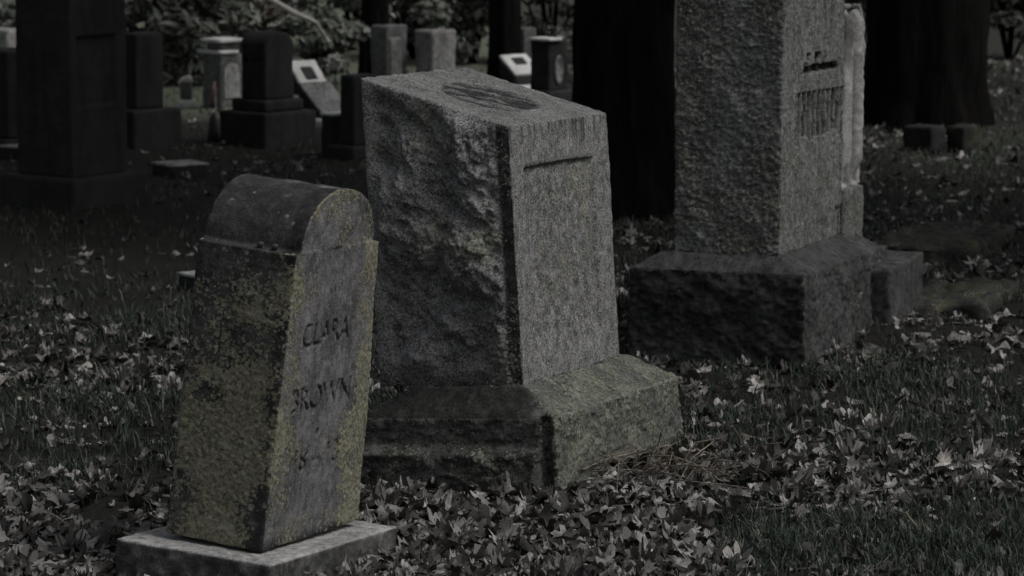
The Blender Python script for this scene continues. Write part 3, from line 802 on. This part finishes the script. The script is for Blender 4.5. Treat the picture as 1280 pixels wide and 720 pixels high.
def tree(label, x, y, r, h, seed, crown_r, n_leaf=9000, lean=(0, 0), flare=.5, leaf=.20, group=None, crown_z=None):
    rr = random.Random(seed)
    t = thing('tree', label, 'tree', (x, y, 0), group=group)
    zs = np.concatenate([np.linspace(-.15, 1.2, 28), np.linspace(1.35, h*.75, 24)])
    pth = [(lean[0]*z+.02*math.sin(z*1.7+seed), lean[1]*z, z) for z in zs]
    rd = [r*(1-.55*max(0, z)/h) for z in zs]
    P, F = trunk_mesh(pth, rd, 40, seed, flare)
    paths = []; clumps = []
    cz = crown_z or h*.62
    for i in range(13):
        a = 2*math.pi*i/13+rr.uniform(-.25, .25); z0 = rr.uniform(cz*.75 if crown_z else cz*.62, h*.72)
        L = crown_r*rr.uniform(.55, 1); up = rr.uniform(.15, .7)*L*.8
        p0 = Vector((lean[0]*z0, lean[1]*z0, z0)); e = p0+Vector((math.cos(a)*L, math.sin(a)*L, up))
        m = (p0+e)/2+Vector((0, 0, .12*L))
        paths.append(([p0, m, e], [r*.33, r*.18, r*.06]))
        clumps += [(e, (crown_r*.42, crown_r*.42, crown_r*.30)), (m, (crown_r*.36, crown_r*.36, crown_r*.28))]
    clumps.append((Vector((lean[0]*h, lean[1]*h, h*.9)), (crown_r*.6, crown_r*.6, crown_r*.45)))
    V2, F2 = tubes(paths, 8)
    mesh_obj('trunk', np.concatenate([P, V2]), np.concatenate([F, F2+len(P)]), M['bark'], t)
    V, F = leaf_cloud(clumps, n_leaf, leaf, 1.7, seed)
    mesh_obj('crown', V, F, M['crown'], t, smooth=False)
    foot(Matrix.Translation((x, y, 0)), -r, r, -r, r)
    return t
GT = None
p = at(784, 268); tree('huge black trunk standing between the slant-topped and the tall monument', p.x+.01, p.y+.2, .222, 7.5, 3, 2.2, 7000)
p = at(1166, 162); tree('broad black trunk on the right beyond the tall monument', p.x, p.y+.3, .33, 11, 5, 1.6, 300, crown_z=8.8, flare=.12)
p = at(628, 112); tree('slim dark trunk rising behind the small white plaque marker', p.x, p.y+.4, .10, 9, 8, 1.2, 200, flare=.3, crown_z=7.5)
p = at(462, 118); tree('dull grey trunk standing right of the leafy shrub with a white bloom', p.x, p.y+.8, .085, 9, 12, 1.2, 200, flare=.3, crown_z=7.5)
# trees added out of view; crowns placed to shade the black stones and ground
tree('added unseen tree casting shade from outside the picture at the left', -3.6, 15.0, .28, 7.5, 21, 3.0, 14000)
tree('added unseen tree casting shade from outside the picture at the right', 4.6, 12.3, .25, 7.5, 23, 2.1, 11000)
tree('added unseen tree casting shade from outside the picture at the far left', -4.8, 13.2, .25, 8, 22, 2.2, 8000)

def shrub(name, label, u, v, rad, n, leaf, mat, seed, elong=1.8, droop=0., stems=9, group=None, hgt=None, sub=9):
    loc = at(u, v); rr = random.Random(seed)
    t = thing(name, label, 'shrub', loc, group=group)
    hgt = hgt or rad*1.5
    paths, cl = [], []
    for i in range(stems):
        a = rr.uniform(0, 6.28); q = rr.uniform(.2, .95)*rad
        e = Vector((math.cos(a)*q, math.sin(a)*q*.7, hgt*rr.uniform(.45, 1)))
        m = Vector((e.x*.35, e.y*.35, e.z*.6))
        paths.append(([(e.x*.05, e.y*.05, -.03), m, e], [.012, .009, .004]))
        cl.append((e, (rad*.34, rad*.34, rad*.22)))
    for i in range(sub):
        a = rr.uniform(0, 6.28); q = rr.uniform(0, .8)*rad
        cl.append((Vector((math.cos(a)*q, math.sin(a)*q*.7, hgt*rr.uniform(.12, .75))), (rad*.3, rad*.3, rad*.2)))
    V, F = tubes(paths, 6); mesh_obj('stems', V, F, M['twig'] if 'conifer' in name or 'wither' in name else M['bark'], t)
    V, F = leaf_cloud(cl, n, leaf*1.2, elong*.85, seed, 0, droop, 1.)
    V[:, 2] = np.maximum(V[:, 2], .01)
    mesh_obj('foliage', V, F, M[mat], t, smooth=False)
    return t, loc
GS = 'bushes closing off the far side of the graveyard'
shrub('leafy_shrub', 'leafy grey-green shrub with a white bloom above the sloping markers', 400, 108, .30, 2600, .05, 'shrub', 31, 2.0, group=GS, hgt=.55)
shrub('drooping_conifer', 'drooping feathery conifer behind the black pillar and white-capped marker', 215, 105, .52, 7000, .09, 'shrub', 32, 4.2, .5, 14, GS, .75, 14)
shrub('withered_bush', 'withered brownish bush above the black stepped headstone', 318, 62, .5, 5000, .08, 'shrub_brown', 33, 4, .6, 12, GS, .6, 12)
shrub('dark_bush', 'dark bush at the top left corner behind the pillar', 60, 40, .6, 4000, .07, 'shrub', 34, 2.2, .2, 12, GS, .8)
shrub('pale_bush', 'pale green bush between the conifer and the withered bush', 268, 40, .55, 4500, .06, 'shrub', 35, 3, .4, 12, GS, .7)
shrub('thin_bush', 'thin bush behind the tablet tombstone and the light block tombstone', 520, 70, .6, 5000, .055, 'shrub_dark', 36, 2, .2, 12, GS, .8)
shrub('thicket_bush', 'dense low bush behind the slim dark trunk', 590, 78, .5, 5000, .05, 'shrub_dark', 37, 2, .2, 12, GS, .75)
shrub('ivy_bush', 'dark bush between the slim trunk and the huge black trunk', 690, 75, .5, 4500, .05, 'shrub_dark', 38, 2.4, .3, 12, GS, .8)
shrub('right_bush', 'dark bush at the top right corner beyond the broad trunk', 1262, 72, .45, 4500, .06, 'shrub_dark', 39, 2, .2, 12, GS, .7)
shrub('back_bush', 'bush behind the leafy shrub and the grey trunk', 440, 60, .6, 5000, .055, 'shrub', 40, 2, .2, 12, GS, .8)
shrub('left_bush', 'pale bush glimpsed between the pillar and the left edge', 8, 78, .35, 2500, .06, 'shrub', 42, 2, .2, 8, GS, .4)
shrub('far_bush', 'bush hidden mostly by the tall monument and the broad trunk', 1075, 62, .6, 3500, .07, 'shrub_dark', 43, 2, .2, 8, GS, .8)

# white bloom in the shrub
loc = at(418, 130); loc.y += .0
bl, bf = leaf_cloud([(Vector((0, 0, .245)), (.042, .03, .040))], 90, .045, 1.3, 3)
V, F = tubes([([(0, 0, -.02), (.01, 0, .12), (0, 0, .235)], [.004, .003, .003])])
t = thing('white_flower', 'white flower head in front of the leafy grey-green shrub', 'flower', loc)
mesh_obj('petals', bl, bf, M['flower'], t, smooth=False); mesh_obj('stem', V, F, M['bark'], t)

# bleached fallen branch, top left, lying across the bushes
a = at(368, 122); V, F = tubes([([(a.x-.42, a.y+.02, .735), (a.x-.2, a.y, .615), (a.x-.01, a.y+.02, .505), (a.x+.10, a.y+.45, .42), (a.x+.30, a.y+1.3, -.02)], [.016, .019, .018, .012, .008])], 8)
tag(mesh_obj('fallen_branch', V, F, M['pale_wood']), 'bleached white branch slanting through the bushes above the leafy shrub', 'branch')
# thin bare sapling left of the huge trunk
loc = at(712, 132)
V, F = tubes([([(0, 0, -.03), (-.005, 0, .2), (.005, 0, .45), (-.01, 0, .8), (-.02, 0, 1.4)], [.009, .008, .007, .006, .003]),
              ([(.003, 0, .35), (.02, -.01, .5), (.018, -.01, .75)], [.004, .003, .002]),
              ([(0, 0, .12), (.018, -.01, .2), (.02, -.015, .3), (.012, 0, .42)], [.004, .004, .003, .002])], 6)
tag(mesh_obj('sapling', V, F, M['straw']), 'thin pale bare sapling growing just left of the huge black trunk', 'sapling')

# two acorns on the shoulder of the near headstone
for dx, lab in ((-.185+.09, 'small dark acorn lying on the shoulder of the round-topped headstone, the left one'), (-.185+.125, 'small dark acorn lying on the shoulder of the round-topped headstone, the right one')):
    bm = bmesh.new(); bmesh.ops.create_uvsphere(bm, u_segments=12, v_segments=8, radius=.0065)
    for v in bm.verts: v.co.x *= 1.25; v.co.z += .002*max(0, v.co.x/.008)
    me = bpy.data.meshes.new('acorn'); bm.to_mesh(me); bm.free(); me.materials.append(M['acorn'])
    o = bpy.data.objects.new('acorn', me); C.objects.link(o)
    o.matrix_world = Matrix.Translation(near_loc) @ near_rot @ Matrix.Translation((-.0677+dx, .0782+.0319+.012, .0606+.6421+.006))
    tag(o, lab, 'acorn', 'acorns on the headstone shoulder')

# ------------------------------------------------------------------ ground cover
def clear(x, y, margin=.0):
    """True where no stone stands"""
    ok = np.ones(len(x), bool)
    for mi, x0, x1, y0, y1 in FOOT:
        a = mi[0][0]*x+mi[0][1]*y+mi[0][3]; b = mi[1][0]*x+mi[1][1]*y+mi[1][3]
        ok &= ~((a > x0-margin) & (a < x1+margin) & (b > y0-margin) & (b < y1+margin))
    return ok
def leaf_density(x, y):
    """drifts of leaves (0..1), laid out over the ground in metres"""
    u, v, d = proj(x, y)
    P = np.stack([x, y, x*0], 1); n = .5+.5*fbm(P, 3.2, 3, 55)
    left = u < 470
    dl = np.interp(v, [90, 150, 250, 330, 400, 430, 475, 495, 550, 580, 650, 800], [.12, .08, .04, .05, .2, .7, .6, .17, .2, .65, .9, .9])
    dc = np.interp(v, [90, 150, 250, 400, 560, 600, 640, 800], [.1, .1, .2, .4, .6, .9, 1, 1])
    dr = np.interp(v, [90, 150, 200, 300, 380, 430, 470, 555, 575, 620, 650, 800], [.15, .13, .16, .28, .4, .55, .22, .20, .62, .6, .17, .12])
    k = sstep(440, 520, u); k2 = sstep(840, 960, u+60*(n-.5))
    return (dl*(1-k)+dc*k)*(1-k2)+dr*k2, n
# leaf shapes
def leaf_shape(kind, seed):
    g = random.Random(seed); pts = []
    N = 30
    for i in range(N):
        a = 2*math.pi*i/N
        if kind == 0:      # five lobed maple
            lob = abs(math.cos(2.5*(a)))**.8; r = .33+.67*lob
            r *= .72+.28*math.cos(a/2)**2; r *= g.uniform(.86, 1.1)
        elif kind == 1:    # oval
            r = .46/math.sqrt((math.cos(a)/1.9)**2+(math.sin(a)/.95)**2)*g.uniform(.94, 1.06)
        else:              # torn, irregular
            r = g.uniform(.45, 1)*(.6+.4*abs(math.cos(1.5*a)))
        pts.append((math.cos(a)*r*.5, math.sin(a)*r*.5))
    V = [(0, 0)]; V += [(p[0]*.55, p[1]*.55) for p in pts]; V += pts
    F = []
    for i in range(N):
        j = (i+1) % N
        F.append((1+i, 1+N+i, 1+N+j, 1+j))
    for i in range(0, N, 2):
        F.append((0, 1+i, 1+(i+1) % N, 1+(i+2) % N))
    V = np.array(V); c1, c2 = g.uniform(-2.6, 4.2), g.uniform(-2.2, 3.6); ph = g.uniform(0, 3.1)
    xr = V[:, 0]*math.cos(ph)+V[:, 1]*math.sin(ph)
    z = c1*xr**2+c2*V[:, 1]**2-.35*np.abs(V[:, 1])*g.uniform(-.4, .8)
    rim = np.hypot(V[:, 0], V[:, 1])
    z += .20*np.sin(np.arctan2(V[:, 1], V[:, 0])*g.choice([2, 3, 4])+g.uniform(0, 6))*(rim/.5)**2*g.uniform(.3, 1.3)
    z = np.clip(z, -.45, .6); sh = 1-.45*np.abs(z)
    return np.stack([V[:, 0]*sh, V[:, 1]*sh, z], 1), np.array(F)
TEMPL = [leaf_shape([0, 2, 2, 1, 2, 2][i % 6], 100+i) for i in range(18)]
def rand_rot(g, n, tilt):
    yaw = g.uniform(0, 6.283, n); tl = np.abs(g.normal(0, tilt, n)); az = g.uniform(0, 6.283, n); flip = g.random(n) < .5
    out = []
    for i in range(n):
        m = Matrix.Rotation(tl[i], 3, Vector((math.cos(az[i]), math.sin(az[i]), 0))) @ Matrix.Rotation(yaw[i], 3, 'Z')
        if flip[i]: m = m @ Matrix.Rotation(math.pi, 3, 'X')
        out.append(m)
    return out
g = np.random.default_rng(77)
N = 80000
yy = 6.3+(24-6.3)*g.random(N)**1.9; xx = (g.random(N)*2-1)*(yy*.175+.35)
den, nn = leaf_density(xx, yy)
keep = (g.random(N) < den*np.clip(.25+1.3*(nn-.15), 0.05, 1)*np.interp(yy, [6, 12, 24], [1, .95, .7])) & clear(xx, yy, .012)
xx, yy = xx[keep], yy[keep]
NF = 30000                                           # farther ground: small scraps, evenly by area
yf = np.sqrt(g.uniform(10.5**2, 23**2, NF)); xf = (g.random(NF)*2-1)*(yf*.172+.3)
nf = .5+.5*fbm(np.stack([xf, yf, xf*0], 1), 1.8, 3, 58)
kf = (g.random(NF) < (.10+.55*sstep(.35, .8, nf))*np.where(xf > .2, .55, .13)) & clear(xf, yf, .012)
xx = np.concatenate([xx, xf[kf]]); yy = np.concatenate([yy, yf[kf]]); N = len(xx)
size = np.clip(g.lognormal(math.log(.048), .50, N), .012, .095)
zz = gheight(xx, yy)
lay = g.random(N)
zz = zz+.004+.030*lay*leaf_density(xx, yy)[0]
rots = rand_rot(g, N, .36)
uu, vv, dd = proj(xx, yy, zz)
tm = g.integers(0, len(TEMPL), N)
show = size/dd*((uu > 5) & (uu < 1275) & (vv > 0) & (vv < 712))
# leaves hidden behind the near stones do not count as individuals
hid = ((uu > 205) & (uu < 480) & (vv < 690) & (vv > 230)) | ((uu > 450) & (uu < 760) & (vv < 600) & (vv > 90)) | ((uu > 780) & (uu < 1100) & (vv < 440)) | ((uu > 145) & (uu < 495) & (vv > 650))
show = show*(1-hid)
order = np.argsort(-show); indiv = order[:290]
tme = []
for i, (V, F) in enumerate(TEMPL):
    o = mesh_obj('fallen_leaf', V, F, M['leaf']); tme.append(o.data); bpy.data.objects.remove(o)
for i in indiv:
    o = bpy.data.objects.new('fallen_leaf', tme[tm[i]]); C.objects.link(o)
    o.matrix_world = Matrix.Translation((xx[i], yy[i], zz[i])) @ rots[i].to_4x4() @ Matrix.Scale(size[i], 4)
    tag(o, 'dry curled brown leaf fallen on the ground among many like it', 'fallen leaf', 'dry leaves fallen on the ground')
rest = np.setdiff1d(np.arange(N), indiv)
Vs, Fs, k = [], [], 0
for i in rest:
    V, F = TEMPL[tm[i]]
    if dd[i] > 11.5: V = V[[0]+list(range(31, 61))]; F = np.array([(0, 1+j, 1+(j+1) % 30, 1+(j+2) % 30) for j in range(0, 30, 2)])
    Vs.append((V*size[i]) @ np.array(rots[i]).T+np.array([xx[i], yy[i], zz[i]])); Fs.append(F+k); k += len(V)
o = mesh_obj('leaf_litter', np.concatenate(Vs), np.concatenate(Fs), M['leaf'])
o['kind'] = 'stuff'; tag(o, 'carpet of small dry fallen leaves spread over the dark ground', 'leaf litter')

def special(label, u, v, s, kind, seed, rot, mat='leaf_pale', lift=.02):
    V, F = leaf_shape(kind, seed)
    p = at(u, v); V = V*s
    o = mesh_obj('fallen_leaf', V, F, M[mat]); o.matrix_world = Matrix.Translation((p.x, p.y, gz1(p.x, p.y)+lift)) @ Euler(rot).to_matrix().to_4x4()
    tag(o, label, 'fallen leaf')
special('large pale curled leaf lying in the grass at the right', 1182, 592, .085, 2, 301, (.95, .3, .4), lift=.03)
special('pale crumpled leaf just under the large pale one at the right', 1200, 606, .06, 2, 306, (.4, .2, 1.4), lift=.02)
special('fan-shaped pale maple leaf at the bottom edge, middle of the picture', 806, 716, .085, 0, 302, (.75, .1, 1.2), lift=.025)
special('narrow pale leaf standing upright near the bottom edge', 890, 700, .055, 1, 303, (1.45, .1, .4), lift=.025)
special('big dark brown curled leaf at the bottom edge left of the fan-shaped maple leaf', 752, 716, .085, 1, 304, (.5, .2, .2), 'leaf_brown', .02)
special('pale leaf cupped upward in the grass near the bottom edge', 1010, 696, .05, 2, 305, (.8, .3, 2.0), lift=.025)
special('pale leaf caught beside the far end of the tall monument base', 1122, 418, .05, 2, 307, (.5, .2, 1.0), lift=.02)

# grass
def grass(name, label, dens_fn, N, box, hgt, seed):
    g = np.random.default_rng(seed)
    y = box[2]+(box[3]-box[2])*g.random(N)**1.35; x = (g.random(N)*2-1)*(y*.172+.2)
    k = (g.random(N) < dens_fn(x, y)) & clear(x, y, .006); x, y = x[k], y[k]; n = len(x)
    z = gheight(x, y)
    h = hgt*g.uniform(.45, 1.25, n); a = g.uniform(0, 6.283, n); b = np.abs(g.normal(.55, .35, n)); wd = g.uniform(.0012, .0026, n)*(1+.05*(y-7))
    dx, dy = np.cos(a), np.sin(a); px, py = -dy, dx
    V = np.zeros((n, 6, 3))
    for i, (t, ww) in enumerate(((0, 1), (.55, .8), (1, .12))):
        bx = x+dx*b*h*t*t; by = y+dy*b*h*t*t; bz = z+h*t*(1-.25*b*t)
        V[:, 2*i] = np.stack([bx-px*wd*ww, by-py*wd*ww, bz], 1); V[:, 2*i+1] = np.stack([bx+px*wd*ww, by+py*wd*ww, bz], 1)
    base = (np.arange(n)*6)[:, None]
    F = np.concatenate([base+np.array([0, 1, 3, 2]), base+np.array([2, 3, 5, 4])])
    o = mesh_obj(name, V.reshape(-1, 3), F, M['grass'], smooth=False)
    o['kind'] = 'stuff'; tag(o, label, 'grass')
def gd(x, y):
    d, n = leaf_density(x, y); u, v, _ = proj(x, y)
    P = np.stack([x, y, x*0], 1)
    pt = sstep(-.25, .5, fbm(P, 2.6, 3, 88))
    dark = (1-.92*sstep(420, 340, v)*sstep(700, 500, u))*(1-.75*sstep(470, 400, v)*sstep(700, 900, u)*sstep(180, 260, v))
    return np.clip((.95-d)*(.25+.75*pt)*dark, 0, 1)
grass('grass', 'short dark grass growing in patches between the drifts of leaves', gd, 260000, (0, 0, 6.4, 13), .040, 91)
grass('grass', 'thin dim grass on the ground farther back among the black stones', lambda x, y: np.where(x > .2, .25, .12)+.4*gd(x, y), 110000, (0, 0, 13, 22), .035, 92)

# dry stalks heaped against the base of the slant-topped monument
g = random.Random(4); paths = []
c = at(815, 596)
for i in range(95):
    a = g.gauss(.1, .9); L = g.uniform(.05, .24); x0 = c.x+g.gauss(0, .12); y0 = c.y+g.gauss(-.03, .06); z0 = gz1(x0, y0)+abs(g.gauss(.02, .022))
    dx, dy = math.cos(a)*L/2, math.sin(a)*L/2; up = g.gauss(.01, .03); bow = abs(g.gauss(0, .025))
    paths.append(([(x0-dx, y0-dy, max(.004, z0-up)), (x0-dx*.2, y0-dy*.2+.01*g.random(), z0+bow), (x0+dx*.5, y0+dy*.5, z0+bow*.8+up*.4), (x0+dx, y0+dy, max(.004, z0+up))], [g.uniform(.5, 1.6)*q for q in (.0016, .0015, .0013, .0007)]))
V, F = tubes(paths, 5)
tag(mesh_obj('straw_heap', V, F, M['straw']), 'heap of dry straw stalks against the foot of the slant-topped monument', 'straw')
for (u0, v0, u1, v1, lab) in ((35, 640, 95, 660, 'thin pale twig lying in the leaves at the lower left corner'),
                              (500, 615, 560, 645, 'thin twig slanting through the leaves before the dark monument base'),
                              (700, 655, 790, 640, 'thin twig lying flat on the leaves below the straw heap'),
                              (1118, 650, 1150, 675, 'short pale twig in the grass at the lower right'),
                              (165, 650, 205, 655, 'pale twig beside the plinth of the round-topped headstone')):
    a, b = at(u0, v0), at(u1, v1); m = (a+b)/2; za, zb_ = gz1(a.x, a.y), gz1(b.x, b.y)
    V, F = tubes([([(a.x, a.y, za+.02), (m.x, m.y+.01, (za+zb_)/2+.034), (b.x, b.y, zb_+.022)], [.0028, .0024, .0012])], 6)
    tag(mesh_obj('twig', V, F, M['straw']), lab, 'twig', 'twigs among the leaves')
